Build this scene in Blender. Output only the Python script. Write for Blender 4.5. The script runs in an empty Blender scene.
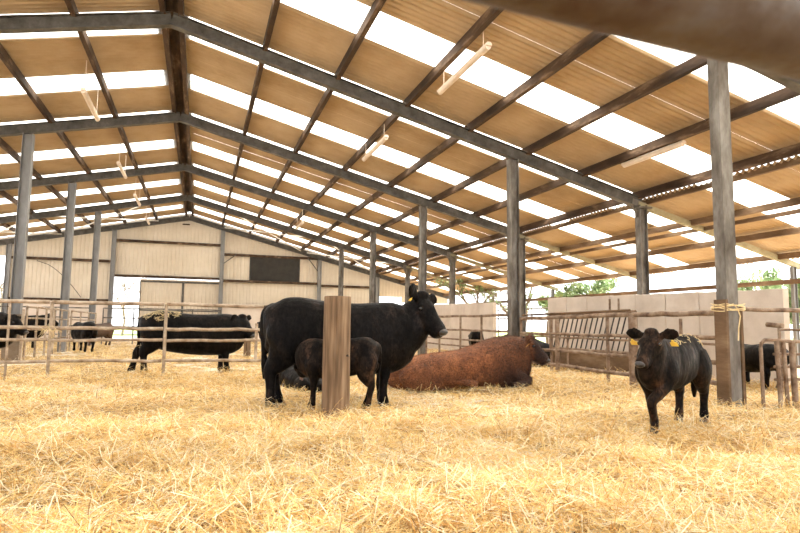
import bpy, bmesh, math, random
import numpy as np
from mathutils import Vector, Matrix
random.seed(7); rng = np.random.default_rng(11)
C = bpy.context.scene.collection
SC = bpy.context.scene
V = Vector

# ------------------------------------------------------------ materials
def mat(name, rough=0.8, metal=0.0, spec=0.3):
    m = bpy.data.materials.new(name); m.use_nodes = True
    nt = m.node_tree; b = nt.nodes['Principled BSDF']
    b.inputs['Roughness'].default_value = rough
    b.inputs['Metallic'].default_value = metal
    b.inputs['Specular IOR Level'].default_value = spec
    return m, nt, b

def noise_mat(name, cols, scale=4.0, rough=0.8, metal=0.0, bump=0.0, bscale=30.0, stretch=(1, 1, 1), spec=0.3, detail=6, dist=0.01, sheen=0.0, mottle=None):
    """cols: list of (pos, (r,g,b)) driven by object-space noise."""
    m, nt, b = mat(name, rough, metal, spec)
    N = nt.nodes; L = nt.links
    tc = N.new('ShaderNodeTexCoord'); mp = N.new('ShaderNodeMapping')
    mp.inputs['Scale'].default_value = stretch
    L.new(tc.outputs['Object'], mp.inputs[0])
    n = N.new('ShaderNodeTexNoise'); n.inputs['Scale'].default_value = scale; n.inputs['Detail'].default_value = detail
    n.inputs['Roughness'].default_value = 0.65
    L.new(mp.outputs[0], n.inputs['Vector'])
    r = N.new('ShaderNodeValToRGB'); e = r.color_ramp.elements
    while len(e) < len(cols): e.new(0.5)
    for k, (p, c) in enumerate(cols):
        e[k].position = p; e[k].color = (*c, 1)
    L.new(n.outputs['Fac'], r.inputs[0]); L.new(r.outputs[0], b.inputs['Base Color'])
    if bump:
        n2 = N.new('ShaderNodeTexNoise'); n2.inputs['Scale'].default_value = bscale; n2.inputs['Detail'].default_value = 5
        L.new(mp.outputs[0], n2.inputs['Vector'])
        bp = N.new('ShaderNodeBump'); bp.inputs['Strength'].default_value = bump; bp.inputs['Distance'].default_value = dist
        L.new(n2.outputs['Fac'], bp.inputs['Height']); L.new(bp.outputs[0], b.inputs['Normal'])
    if mottle:
        n3 = N.new('ShaderNodeTexNoise'); n3.inputs['Scale'].default_value = mottle[0]; n3.inputs['Detail'].default_value = 4; n3.inputs['Distortion'].default_value = 1.0
        L.new(mp.outputs[0], n3.inputs['Vector']); mr = N.new('ShaderNodeMapRange'); mr.inputs['From Min'].default_value = .35; mr.inputs['From Max'].default_value = .65
        mr.inputs['To Min'].default_value = mottle[1]; mr.inputs['To Max'].default_value = mottle[2]; L.new(n3.outputs['Fac'], mr.inputs['Value'])
        vm = N.new('ShaderNodeVectorMath'); vm.operation = 'SCALE'; L.new(r.outputs[0], vm.inputs[0]); L.new(mr.outputs[0], vm.inputs['Scale']); L.new(vm.outputs[0], b.inputs['Base Color'])
        mr2 = N.new('ShaderNodeMapRange'); mr2.inputs['From Min'].default_value = .35; mr2.inputs['From Max'].default_value = .65; mr2.inputs['To Min'].default_value = rough + .2; mr2.inputs['To Max'].default_value = rough - .15
        L.new(n.outputs['Fac'], mr2.inputs['Value']); L.new(mr2.outputs[0], b.inputs['Roughness'])
    if sheen:
        b.inputs['Sheen Weight'].default_value = sheen; b.inputs['Sheen Roughness'].default_value = 0.4
    return m

M = {}
M['steel'] = noise_mat('grey_steel', [(0.3, (0.05, 0.046, 0.042)), (0.55, (0.115, 0.108, 0.10)), (0.75, (0.19, 0.18, 0.17))], 3, 0.6, 0.25, 0.15, 25)
M['galv'] = noise_mat('galvanised_steel', [(0.3, (0.16, 0.155, 0.15)), (0.6, (0.26, 0.255, 0.255)), (0.8, (0.38, 0.375, 0.37))], 3, 0.5, 0.45, 0.1, 25, stretch=(1, 1, .3))
M['post'] = noise_mat('weathered_post_steel', [(0.32, (0.07, 0.058, 0.047)), (0.5, (0.165, 0.148, 0.13)), (0.68, (0.29, 0.275, 0.255))], 4, 0.7, 0.2, 0.4, 22, stretch=(1, 1, .35))
M['purlin'] = noise_mat('dark_timber', [(0.34, (0.022, 0.012, 0.007)), (0.55, (0.075, 0.044, 0.026)), (0.72, (0.30, 0.21, 0.14))], 3, 0.85, 0, 0.3, 30, stretch=(1, .25, 1))
M['timber'] = noise_mat('weathered_timber', [(0.3, (0.07, 0.04, 0.02)), (0.55, (0.16, 0.10, 0.058)), (0.8, (0.33, 0.24, 0.15))], 3, 0.85, 0, 0.4, 30, stretch=(1, .3, 1))
M['pale_timber'] = noise_mat('pale_green_timber', [(0.3, (0.25, 0.21, 0.12)), (0.55, (0.36, 0.33, 0.22)), (0.8, (0.5, 0.47, 0.36))], 3, 0.8, 0, 0.3, 30)
M['rust'] = noise_mat('rusty_rail', [(0.32, (0.08, 0.045, 0.028)), (0.5, (0.23, 0.155, 0.105)), (0.72, (0.42, 0.33, 0.25))], 5, 0.65, 0.2, 0.35, 40)
M['rail'] = noise_mat('tan_rail', [(0.32, (0.19, 0.13, 0.08)), (0.5, (0.38, 0.295, 0.215)), (0.72, (0.60, 0.51, 0.41))], 5, 0.6, 0.2, 0.2, 40)
M['pipe'] = noise_mat('rusty_near_pipe', [(0.40, (0.055, 0.026, 0.013)), (0.52, (0.10, 0.075, 0.06)), (0.64, (0.15, 0.148, 0.155))], 5, 0.5, 0.35, 0.3, 60)
M['concrete'] = noise_mat('pale_concrete', [(0.3, (0.50, 0.42, 0.35)), (0.55, (0.62, 0.54, 0.47)), (0.8, (0.70, 0.63, 0.56))], 1.2, 0.9, 0, 0.25, 20)
M['sleeve'] = noise_mat('dirty_concrete', [(0.3, (0.12, 0.085, 0.055)), (0.55, (0.21, 0.16, 0.115)), (0.8, (0.30, 0.25, 0.19))], 3, 0.9, 0, 0.4, 20)
M['clad'] = noise_mat('beige_cladding', [(0.3, (0.54, 0.46, 0.36)), (0.6, (0.62, 0.54, 0.44)), (0.8, (0.67, 0.60, 0.50))], 0.7, 0.6, 0, 0, 10)
M['clad_in'] = noise_mat('pinkish_block_wall', [(0.3, (0.60, 0.50, 0.42)), (0.7, (0.72, 0.63, 0.55))], 1, 0.9, 0, 0.1, 10)
M['sheet'] = noise_mat('fibre_cement_sheet', [(0.30, (0.38, 0.275, 0.165)), (0.5, (0.465, 0.35, 0.225)), (0.75, (0.53, 0.41, 0.28))], 0.9, 0.85, 0, 0.1, 10)
M['dark_mesh'] = noise_mat('dark_louvre', [(0.3, (0.035, 0.033, 0.032)), (0.7, (0.06, 0.055, 0.05))], 3, 0.7)
M['lamp'] = noise_mat('dusty_lamp_plastic', [(0.3, (0.62, 0.50, 0.40)), (0.7, (0.78, 0.68, 0.58))], 4, 0.4)
M['brace'] = noise_mat('pale_brace_steel', [(0.3, (0.7, 0.66, 0.6)), (0.7, (0.8, 0.78, 0.74))], 4, 0.4)
M['wood_post'] = None
M['yard'] = noise_mat('pale_yard', [(0.3, (0.62, 0.56, 0.48)), (0.7, (0.74, 0.68, 0.60))], 0.5, 0.95)
M['grass'] = noise_mat('field_grass', [(0.3, (0.22, 0.30, 0.10)), (0.7, (0.34, 0.42, 0.18))], 0.5, 0.95)
M['leaf'] = noise_mat('green_leaf', [(0.3, (0.16, 0.24, 0.10)), (0.5, (0.26, 0.36, 0.16)), (0.7, (0.42, 0.50, 0.28))], 1.5, 0.6)
M['bark'] = noise_mat('bark', [(0.3, (0.12, 0.09, 0.06)), (0.7, (0.25, 0.20, 0.15))], 3, 0.9)
M['twine'] = noise_mat('straw_twine', [(0.3, (0.62, 0.45, 0.22)), (0.7, (0.85, 0.72, 0.45))], 8, 0.7)
M['black'] = noise_mat('black_hair', [(0.35, (0.0018, 0.0015, 0.0015)), (0.55, (0.0045, 0.0034, 0.003)), (0.72, (0.016, 0.010, 0.008))], 5, 0.5, 0, 0.8, 22, spec=0.08, dist=0.012, stretch=(1, 1, .6), mottle=(26, .3, 2.2))
M['calf'] = noise_mat('brown_black_hair', [(0.38, (0.0025, 0.0018, 0.0015)), (0.55, (0.010, 0.006, 0.004)), (0.70, (0.045, 0.023, 0.013))], 5, 0.55, 0, 0.8, 24, spec=0.08, dist=0.010, stretch=(1, 1, .6), mottle=(30, .3, 2.4))
M['darkbrown'] = noise_mat('dark_brown_hair', [(0.35, (0.03, 0.015, 0.008)), (0.75, (0.10, 0.05, 0.025))], 6, 0.6, 0, 0.5, 90, spec=0.3)
M['muzzle'] = noise_mat('damp_muzzle', [(0.3, (0.010, 0.009, 0.009)), (0.7, (0.045, 0.036, 0.034))], 15, 0.35, 0, 0.3, 80, spec=0.5)
M['hoof'] = noise_mat('hoof_horn', [(0.3, (0.04, 0.03, 0.025)), (0.7, (0.14, 0.10, 0.07))], 10, 0.5)
M['eye'] = mat('dark_eye', 0.08, 0, 0.6)[0]; M['eye'].node_tree.nodes['Principled BSDF'].inputs['Base Color'].default_value = (0.012, 0.008, 0.006, 1)
M['tag'] = noise_mat('yellow_tag', [(0.3, (0.80, 0.52, 0.06)), (0.7, (0.88, 0.64, 0.14))], 20, 0.4)
M['tag_orange'] = noise_mat('orange_tag', [(0.3, (0.70, 0.30, 0.05)), (0.7, (0.80, 0.42, 0.10))], 20, 0.4)
M['udder'] = noise_mat('udder_skin', [(0.3, (0.30, 0.17, 0.12)), (0.7, (0.45, 0.28, 0.22))], 8, 0.6)

def bull_material():
    m, nt, b = mat('red_brown_hair', 0.6, 0, 0.35); N = nt.nodes; L = nt.links
    tc = N.new('ShaderNodeTexCoord'); n = N.new('ShaderNodeTexNoise'); n.inputs['Scale'].default_value = 5; n.inputs['Detail'].default_value = 8
    L.new(tc.outputs['Object'], n.inputs['Vector'])
    r = N.new('ShaderNodeValToRGB'); r.color_ramp.elements[0].position = .35; r.color_ramp.elements[0].color = (0.17, 0.055, 0.020, 1)
    r.color_ramp.elements[1].position = .72; r.color_ramp.elements[1].color = (0.38, 0.145, 0.055, 1)
    L.new(n.outputs['Fac'], r.inputs[0])
    a = N.new('ShaderNodeAttribute'); a.attribute_name = 'coat'      # the animal's own darker face and shoulder; also darker towards the ground
    mx = N.new('ShaderNodeMix'); mx.data_type = 'RGBA'
    L.new(a.outputs['Fac'], mx.inputs['Factor']); L.new(r.outputs[0], mx.inputs['A']); mx.inputs['B'].default_value = (0.032, 0.012, 0.007, 1)
    L.new(mx.outputs['Result'], b.inputs['Base Color'])
    n2 = N.new('ShaderNodeTexNoise'); n2.inputs['Scale'].default_value = 24; n2.inputs['Detail'].default_value = 4; n2.inputs['Distortion'].default_value = 1.8
    L.new(tc.outputs['Object'], n2.inputs['Vector'])
    mr = N.new('ShaderNodeMapRange'); mr.inputs['From Min'].default_value = .36; mr.inputs['From Max'].default_value = .64; mr.inputs['To Min'].default_value = .45; mr.inputs['To Max'].default_value = 1.5; L.new(n2.outputs['Fac'], mr.inputs['Value'])
    vm = N.new('ShaderNodeVectorMath'); vm.operation = 'SCALE'; L.new(mx.outputs['Result'], vm.inputs[0]); L.new(mr.outputs[0], vm.inputs['Scale']); L.new(vm.outputs[0], b.inputs['Base Color'])
    bp = N.new('ShaderNodeBump'); bp.inputs['Strength'].default_value = 1; bp.inputs['Distance'].default_value = 0.03
    L.new(n2.outputs['Fac'], bp.inputs['Height']); L.new(bp.outputs[0], b.inputs['Normal'])
    return m
M['bull'] = bull_material()

def wood_post_material():
    m, nt, b = mat('log_wood', 0.8, 0, 0.25); N = nt.nodes; L = nt.links
    tc = N.new('ShaderNodeTexCoord'); mp = N.new('ShaderNodeMapping'); mp.inputs['Scale'].default_value = (10, 10, 0.8)
    L.new(tc.outputs['Object'], mp.inputs[0])
    n = N.new('ShaderNodeTexNoise'); n.inputs['Scale'].default_value = 2.2; n.inputs['Detail'].default_value = 8
    L.new(mp.outputs[0], n.inputs['Vector'])
    r = N.new('ShaderNodeValToRGB'); e = r.color_ramp.elements; e.new(.5)
    for k, (p, c) in enumerate([(0.30, (0.09, 0.055, 0.03)), (0.5, (0.18, 0.115, 0.068)), (0.70, (0.29, 0.20, 0.125))]):
        e[k].position = p; e[k].color = (*c, 1)
    L.new(n.outputs['Fac'], r.inputs[0])
    n3 = N.new('ShaderNodeTexNoise'); n3.inputs['Scale'].default_value = 2.5; L.new(tc.outputs['Object'], n3.inputs['Vector'])
    mx = N.new('ShaderNodeMix'); mx.data_type = 'RGBA'; mx.blend_type = 'MULTIPLY'; mx.inputs['Factor'].default_value = .6
    L.new(r.outputs[0], mx.inputs['A']); L.new(n3.outputs['Fac'], mx.inputs['B'])
    g = N.new('ShaderNodeMix'); g.data_type = 'RGBA'; g.blend_type = 'ADD'; g.inputs['Factor'].default_value = .35
    L.new(mx.outputs['Result'], g.inputs['A']); L.new(r.outputs[0], g.inputs['B'])
    L.new(g.outputs['Result'], b.inputs['Base Color'])
    bp = N.new('ShaderNodeBump'); bp.inputs['Strength'].default_value = 0.5; bp.inputs['Distance'].default_value = 0.01
    L.new(n.outputs['Fac'], bp.inputs['Height']); L.new(bp.outputs[0], b.inputs['Normal'])
    return m
M['wood_post'] = wood_post_material()

def straw_material(name, base=False):
    m, nt, b = mat(name, 0.55, 0, 0.4); N = nt.nodes; L = nt.links
    if base:
        tc = N.new('ShaderNodeTexCoord'); n = N.new('ShaderNodeTexNoise'); n.inputs['Scale'].default_value = 14; n.inputs['Detail'].default_value = 8; n.inputs['Distortion'].default_value = 2
        L.new(tc.outputs['Object'], n.inputs['Vector'])
        r = N.new('ShaderNodeValToRGB'); e = r.color_ramp.elements; e.new(.5)
        for k, (p, c) in enumerate([(0.36, (0.13, 0.065, 0.02)), (0.5, (0.48, 0.29, 0.10)), (0.62, (0.80, 0.58, 0.27))]):  # dark end of the ramp paints shade into the gaps between straws
            e[k].position = p; e[k].color = (*c, 1)
        L.new(n.outputs['Fac'], r.inputs[0]); L.new(r.outputs[0], b.inputs['Base Color'])
        bp = N.new('ShaderNodeBump'); bp.inputs['Strength'].default_value = 1; bp.inputs['Distance'].default_value = 0.05
        L.new(n.outputs['Fac'], bp.inputs['Height']); L.new(bp.outputs[0], b.inputs['Normal'])
    else:
        a = N.new('ShaderNodeAttribute'); a.attribute_name = 'blade'
        L.new(a.outputs['Color'], b.inputs['Base Color'])
        t = N.new('ShaderNodeBsdfTranslucent'); L.new(a.outputs['Color'], t.inputs['Color'])
        mx = N.new('ShaderNodeMixShader'); mx.inputs[0].default_value = 0.22
        out = N['Material Output']; L.new(b.outputs[0], mx.inputs[1]); L.new(t.outputs[0], mx.inputs[2]); L.new(mx.outputs[0], out.inputs['Surface'])
    return m
M['straw'] = straw_material('straw_blades'); M['straw_base'] = straw_material('straw_bed', True)

def skylight_material():
    m = bpy.data.materials.new('translucent_roof_sheet'); m.use_nodes = True; nt = m.node_tree; N = nt.nodes; L = nt.links
    N.remove(N['Principled BSDF'])
    t = N.new('ShaderNodeBsdfTranslucent'); t.inputs['Color'].default_value = (0.97, 0.96, 0.93, 1)
    tr = N.new('ShaderNodeBsdfTransparent'); tr.inputs['Color'].default_value = (0.97, 0.97, 0.95, 1)
    mx = N.new('ShaderNodeMixShader'); mx.inputs[0].default_value = 0.45
    L.new(t.outputs[0], mx.inputs[1]); L.new(tr.outputs[0], mx.inputs[2]); L.new(mx.outputs[0], N['Material Output'].inputs['Surface'])
    return m
M['skylight'] = skylight_material()

# ------------------------------------------------------------ helpers
def mesh_obj(name, verts, faces, m, parent=None, smooth=False):
    me = bpy.data.meshes.new(name); me.from_pydata([tuple(v) for v in verts], [], faces); me.update()
    if m is not None: me.materials.append(m)
    if smooth:
        for p in me.polygons: p.use_smooth = True
    o = bpy.data.objects.new(name, me); C.objects.link(o)
    if parent is not None: o.parent = parent
    return o
def tag(o, label=None, cat=None, group=None, kind=None):
    if label: o['label'] = label
    if cat: o['category'] = cat
    if group: o['group'] = group
    if kind: o['kind'] = kind
    return o
def thing(name, label, cat, loc=(0, 0, 0), rz=0, group=None):
    o = bpy.data.objects.new(name, None); C.objects.link(o); o.location = loc; o.rotation_euler = (0, 0, rz); o.empty_display_size = .1
    return tag(o, label, cat, group)

class MB:
    def __init__(s): s.v = []; s.f = []
    def add(s, vs, fs):
        k = len(s.v); s.v += [V(a) for a in vs]; s.f += [tuple(i + k for i in f) for f in fs]
    def box(s, a, b):
        (x0, y0, z0), (x1, y1, z1) = a, b
        s.add([(x0, y0, z0), (x1, y0, z0), (x1, y1, z0), (x0, y1, z0), (x0, y0, z1), (x1, y0, z1), (x1, y1, z1), (x0, y1, z1)],
              [(0, 3, 2, 1), (4, 5, 6, 7), (0, 1, 5, 4), (1, 2, 6, 5), (2, 3, 7, 6), (3, 0, 4, 7)])
    def prof(s, a, b, poly, up=(0, 0, 1)):
        """extrude closed 2D poly (side, up) from a to b"""
        a = V(a); b = V(b); t = (b - a).normalized(); u = V(up); u = (u - u.dot(t) * t).normalized(); w = t.cross(u)
        n = len(poly); vs = [a + w * p + u * q for p, q in poly] + [b + w * p + u * q for p, q in poly]
        fs = [(i, (i + 1) % n, n + (i + 1) % n, n + i) for i in range(n)]
        fs += [tuple(range(n - 1, -1, -1)), tuple(range(n, 2 * n))]
        s.add(vs, fs)
    def beam(s, a, b, w, h, up=(0, 0, 1), bev=0.006):
        x, y = w / 2, h / 2; c = min(bev, x * .4, y * .4)
        s.prof(a, b, [(-x + c, -y), (x - c, -y), (x, -y + c), (x, y - c), (x - c, y), (-x + c, y), (-x, y - c), (-x, -y + c)], up)
    def ibeam(s, a, b, w, h, up=(0, 0, 1), tf=.016, tw=.012):
        """flange width w (side), depth h (up)"""
        x, y = w / 2, h / 2
        s.prof(a, b, [(-x, -y), (x, -y), (x, -y + tf), (tw, -y + tf), (tw, y - tf), (x, y - tf), (x, y), (-x, y), (-x, y - tf), (-tw, y - tf), (-tw, -y + tf), (-x, -y + tf)], up)
    def tube(s, pts, r, n=10, rs=None):
        pts = [V(p) for p in pts]; rings = []
        for i, p in enumerate(pts):
            t = (pts[min(i + 1, len(pts) - 1)] - pts[max(i - 1, 0)]).normalized()
            ref = V((0, 0, 1)) if abs(t.z) < .9 else V((0, 1, 0))
            a = t.cross(ref).normalized(); b = a.cross(t); rr = rs[i] if rs else r
            rings.append([p + (a * math.cos(k * 2 * math.pi / n) + b * math.sin(k * 2 * math.pi / n)) * rr for k in range(n)])
        vs = [v for rg in rings for v in rg]; fs = []
        for i in range(len(pts) - 1):
            for k in range(n): fs.append((i * n + k, (i + 1) * n + k, (i + 1) * n + (k + 1) % n, i * n + (k + 1) % n))
        fs += [tuple(range(n)), tuple(range((len(pts) - 1) * n + n - 1, (len(pts) - 1) * n - 1, -1))]
        s.add(vs, fs)
    def build(s, name, m, parent=None, smooth=False):
        o = mesh_obj(name, s.v, s.f, m, parent, smooth)
        bm = bmesh.new(); bm.from_mesh(o.data); bmesh.ops.recalc_face_normals(bm, faces=bm.faces); bm.to_mesh(o.data); bm.free()
        if smooth:
            try: o.data.set_sharp_from_angle(angle=math.radians(50))
            except Exception: pass
        return o
def part(name, m, parent, fn, smooth=False):
    b = MB(); fn(b); return b.build(name, m, parent, smooth)

# ------------------------------------------------------------ camera
F_PX, PITCH, YAW, ROLL, CAMH = 603.45, .0979, .3192, .0123, .9395
cp, sp, cy, sy = math.cos(PITCH), math.sin(PITCH), math.cos(YAW), math.sin(YAW)
fw = V((sy * cp, cy * cp, sp)); R0 = V((cy, -sy, 0)); U0 = R0.cross(fw)
R1 = R0 * math.cos(ROLL) + U0 * math.sin(ROLL); U1 = -R0 * math.sin(ROLL) + U0 * math.cos(ROLL)
cam = bpy.data.cameras.new('camera'); co = bpy.data.objects.new('camera', cam); C.objects.link(co)
mw = Matrix((R1, U1, -fw)).transposed().to_4x4(); mw.translation = V((0, 0, CAMH)); co.matrix_world = mw
cam.sensor_width = 36; cam.lens = F_PX / 800 * 36; cam.clip_start = .02; cam.clip_end = 500
cam.dof.use_dof = True; cam.dof.focus_distance = 6.5; cam.dof.aperture_fstop = 8
SC.camera = co
def ground_dir(px, py=300):
    v = fw + R1 * (px - 400) / F_PX + U1 * (266.5 - py) / F_PX
    return V((v.x, v.y, 0)).normalized()

# ------------------------------------------------------------ terrain
_g = rng.random((64, 64))
def vnoise(x, y):
    xi = np.floor(x).astype(int); yi = np.floor(y).astype(int); fx = x - xi; fy = y - yi
    fx = fx * fx * (3 - 2 * fx); fy = fy * fy * (3 - 2 * fy)
    a = _g[xi % 64, yi % 64]; b = _g[(xi + 1) % 64, yi % 64]; c = _g[xi % 64, (yi + 1) % 64]; d = _g[(xi + 1) % 64, (yi + 1) % 64]
    return (a * (1 - fx) + b * fx) * (1 - fy) + (c * (1 - fx) + d * fx) * fy
def height(x, y):
    x = np.asarray(x, float); y = np.asarray(y, float)
    h = (vnoise(x * .9 + 7, y * .9 + 3) - .5) * .09 + (vnoise(x * 2.3 + 1, y * 2.3 + 9) - .5) * .09 + (vnoise(x * 5.1, y * 5.1) - .5) * .075 + (vnoise(x * 11.3 + 2, y * 11.3) - .5) * .035 - .10
    # straw pushed up against the right-hand feed fence, and a low bank in front of it
    h += .14 * np.exp(-((x - 6.2) / .9) ** 2) * np.exp(-((y - 9.5) / 2.2) ** 2)
    h += .05 * np.exp(-((x - 5.3) / 1.2) ** 2 - ((y - 8.2) / .8) ** 2)
    h *= np.where(x > 7.3, .6, 1.0)
    return h
def hz(x, y): return float(height(x, y))

# setting: floor
def grid_floor():
    xs = np.concatenate([np.linspace(-13, -6, 15)[:-1], np.linspace(-6, 11, 341)[:-1], np.linspace(11, 15.4, 12)])
    ys = np.concatenate([np.linspace(-5.6, 1, 14)[:-1], np.linspace(1, 16, 301)[:-1], np.linspace(16, 36.3, 80)])
    X, Yy = np.meshgrid(xs, ys); Z = height(X, Yy) - .015
    vs = np.stack([X, Yy, Z], -1).reshape(-1, 3); nx = len(xs)
    fs = [(j * nx + i, j * nx + i + 1, (j + 1) * nx + i + 1, (j + 1) * nx + i) for j in range(len(ys) - 1) for i in range(nx - 1)]
    return tag(mesh_obj('floor', vs, fs, M['straw_base'], smooth=True), kind='structure')
grid_floor()
b = MB(); b.box((-80, -40, -.6), (80, 160, -.14)); tag(b.build('trim_1', M['yard']), kind='structure')
b = MB(); b.box((-79, 48, -.15), (79, 159, -.10)); b.box((24, -30, -.15), (79, 48, -.10)); tag(b.build('field_grass', M['grass']), 'pale green grass of the field outside the barn', 'grass', kind='stuff')

# straw blades
def straw_blades(name, n_specs, label):
    P = []
    for (n, r0, r1, p) in n_specs:
        th = rng.uniform(YAW - math.radians(48), YAW + math.radians(46), n)     # angle from +Y to +X
        u = rng.random(n); r = (r0 ** p + u * (r1 ** p - r0 ** p)) ** (1 / p)
        P.append(np.stack([np.sin(th) * r, np.cos(th) * r], 1))
    P = np.concatenate(P); P = P[(P[:, 0] > -11.8) & (P[:, 0] < 10.1) & (P[:, 1] < 36)]
    n = len(P); x, y = P[:, 0], P[:, 1]; dist = np.hypot(x, y)
    az = rng.uniform(0, 2 * math.pi, n); ln = rng.uniform(.05, .26, n); wd = rng.uniform(.0025, .0060, n) * (1 + np.clip(dist - 5, 0, 10) * .06)
    til = rng.normal(0, .30, n); lift = rng.random(n) ** 2.0 * .05
    up = rng.random(n) < .05; til = np.where(up, rng.uniform(.4, 1.1, n), til)
    patch = vnoise(x * 1.7 + 20, y * 1.7 + 5)
    d = np.stack([np.cos(az) * np.cos(til), np.sin(az) * np.cos(til), np.sin(til)], 1)
    sd = np.stack([-np.sin(az), np.cos(az), rng.normal(0, .5, n)], 1); sd /= np.linalg.norm(sd, axis=1)[:, None]
    c = np.stack([x, y, height(x, y) + .012 + lift + np.abs(np.sin(til)) * ln * .35], 1)
    bend = np.stack([-np.sin(az) * rng.normal(0, .05, n), np.cos(az) * rng.normal(0, .05, n), rng.uniform(-.03, .07, n)], 1)
    a = c - d * (ln / 2)[:, None]; m_ = c + bend * ln[:, None]; e = c + d * (ln / 2)[:, None]
    s = sd * wd[:, None] * .5
    vs = np.stack([a - s, a + s, m_ - s, m_ + s, e - s * .7, e + s * .7], 1).reshape(-1, 3)
    base = (np.arange(n) * 6)[:, None]
    f = np.concatenate([base + np.array([0, 1, 3, 2]), base + np.array([2, 3, 5, 4])], 1).reshape(-1)
    me = bpy.data.meshes.new(name); me.vertices.add(n * 6); me.vertices.foreach_set('co', vs.astype(np.float32).ravel())
    me.loops.add(n * 8); me.loops.foreach_set('vertex_index', f.astype(np.int32))
    me.polygons.add(n * 2); me.polygons.foreach_set('loop_start', (np.arange(n * 2) * 4).astype(np.int32))
    me.update(calc_edges=True)
    pal = np.array([(.90, .70, .34), (.80, .54, .20), (.98, .90, .68), (.62, .34, .09), (.30, .16, .05), (.86, .64, .28)])
    w = np.stack([np.full(n, .26), np.full(n, .22), np.full(n, .24) * (1.6 - patch), .05 + .30 * patch ** 2, .01 + .07 * patch ** 3, np.full(n, .2)], 1)
    cw = np.cumsum(w / w.sum(1)[:, None], 1); k = (rng.random(n)[:, None] > cw).sum(1).clip(0, 5)
    col = pal[k] * rng.uniform(.85, 1.05, (n, 1)); col = np.clip(col, 0, 1)
    ca = np.ones((n, 6, 4), np.float32); ca[:, :, :3] = col[:, None, :]
    at = me.color_attributes.new('blade', 'FLOAT_COLOR', 'POINT'); at.data.foreach_set('color', ca.ravel())
    me.materials.append(M['straw'])
    o = bpy.data.objects.new(name, me); C.objects.link(o)
    return tag(o, label, 'straw', kind='stuff')
straw_blades('straw_bedding', [(95000, 1.9, 6.5, 1.25), (80000, 6.0, 13, 1.3), (60000, 12, 36, 1.2)], 'loose golden straw bedding spread over the barn floor')

# ------------------------------------------------------------ barn frame
XR, HR, SR, SLF = -.77, 6.95, .255, .21
XE_R, XE_L, XX = 10.47, -11.9, 15.53            # right eave post line, left eave, end of the lean-to
XP, XQ = 6.84, -4.60                            # inner post lines
def rz_(x): return HR - SR * (x - XR) if x >= XR else HR - SLF * (XR - x)
names = {0: 'nearest the camera', 1: 'second from the camera', 2: 'third from the camera', 3: 'fourth from the camera', 4: 'last before the end wall'}
FY = [.35 + 6 * k for k in range(-1, 6)]
for k, fy in enumerate(FY):
    if fy < 0: continue
    idx = k - 1
    lab = {0: 'grey steel roof frame nearest the camera, passing overhead and mostly out of view',
           1: 'steel roof frame whose right post stands bound with twine beside the walking calf',
           2: 'steel roof frame with the tall bare post rising behind the lying red bull',
           3: 'steel roof frame whose left post stands in a concrete sleeve at the far left',
           4: 'steel roof frame one bay beyond the concrete sleeved post',
           5: 'farthest free-standing steel roof frame, one bay in front of the gable wall'}[idx]
    t = thing('portal_frame', lab, 'frame', (XR, fy, 0), 0, 'steel frames carrying the roof')
    def at(x, z, y=0): return (x - XR, y, z)
    part('rafter', M['steel'], t, lambda b: b.ibeam(at(XR, HR), at(XE_R, rz_(XE_R)), .17, .27))
    part('rafter', M['steel'], t, lambda b: b.ibeam(at(XR, HR), at(XE_L, rz_(XE_L)), .17, .27))
    part('rafter_extension', M['pale_timber'], t, lambda b: b.beam(at(XE_R - .1, rz_(XE_R) - .02), at(XX + .25, rz_(XX + .25) - .02), .09, .15))
    big = idx == 1
    XB = XP - .045
    zt = rz_(XP) - .15
    xp_ = XB - .04 if big else XP
    part('inner_post', M['post'], t, lambda b: b.ibeam(at(xp_, -.3), at(xp_, zt), .17 if big else .2, .19 if big else .22, up=(1, 0, 0)))
    part('inner_post', M['galv'], t, lambda b: b.ibeam(at(XQ, -.3), at(XQ, rz_(XQ) - .15), .22, .25, up=(1, 0, 0)))
    part('eave_post', M['post'], t, lambda b: b.ibeam(at(XE_R, -.3), at(XE_R, rz_(XE_R) - .05), .2, .22, up=(1, 0, 0)))
    part('eave_post', M['galv'], t, lambda b: b.ibeam(at(XE_L + .15, -.3), at(XE_L + .15, rz_(XE_L)), .2, .25, up=(1, 0, 0)))
    part('end_post', M['galv'], t, lambda b: b.ibeam(at(XX, -.3), at(XX, rz_(XX) - .1), .1, .13, up=(1, 0, 0)))
    part('head_bracket', M['post'], t, lambda b: (b.beam(at(XE_R, rz_(XE_R) - .14, 0), at(XE_R, rz_(XE_R) - .10, 0), .34, .42, up=(1, 0, 0)), b.prof(at(XE_R, rz_(XE_R), -.02), at(XE_R, rz_(XE_R), .02), [(-.28, -.05), (-.13, -.34), (.13, -.34), (.28, -.16), (.2, .02), (-.25, .12)])))
    if big:
        part('timber_cladding', M['timber'], t, lambda b: b.beam(at(XB - .185, -.2, -.03), at(XB - .18, 1.34, -.03), .20, .05, up=(1, 0, 0)))
        part('timber_cladding', M['timber'], t, lambda b: b.beam(at(XB + .09, -.2, .0), at(XB + .085, 1.24, .0), .22, .05, up=(1, 0, 0)))
        part('face_plate', M['post'], t, lambda b: b.box(at(XB - .15, -.2, -.105), at(XB + .04, zt, -.09)))
    if idx == 3:
        part('concrete_sleeve', M['sleeve'], t, lambda b: b.box(at(XQ - .22, -.2, -.18), at(XQ + .17, 1.12, .18)))
        part('guard_tube', M['rail'], t, lambda b: b.tube([at(XQ + .23, -.2, -.2), at(XQ + .23, 1.25, -.2)], .035))

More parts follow.
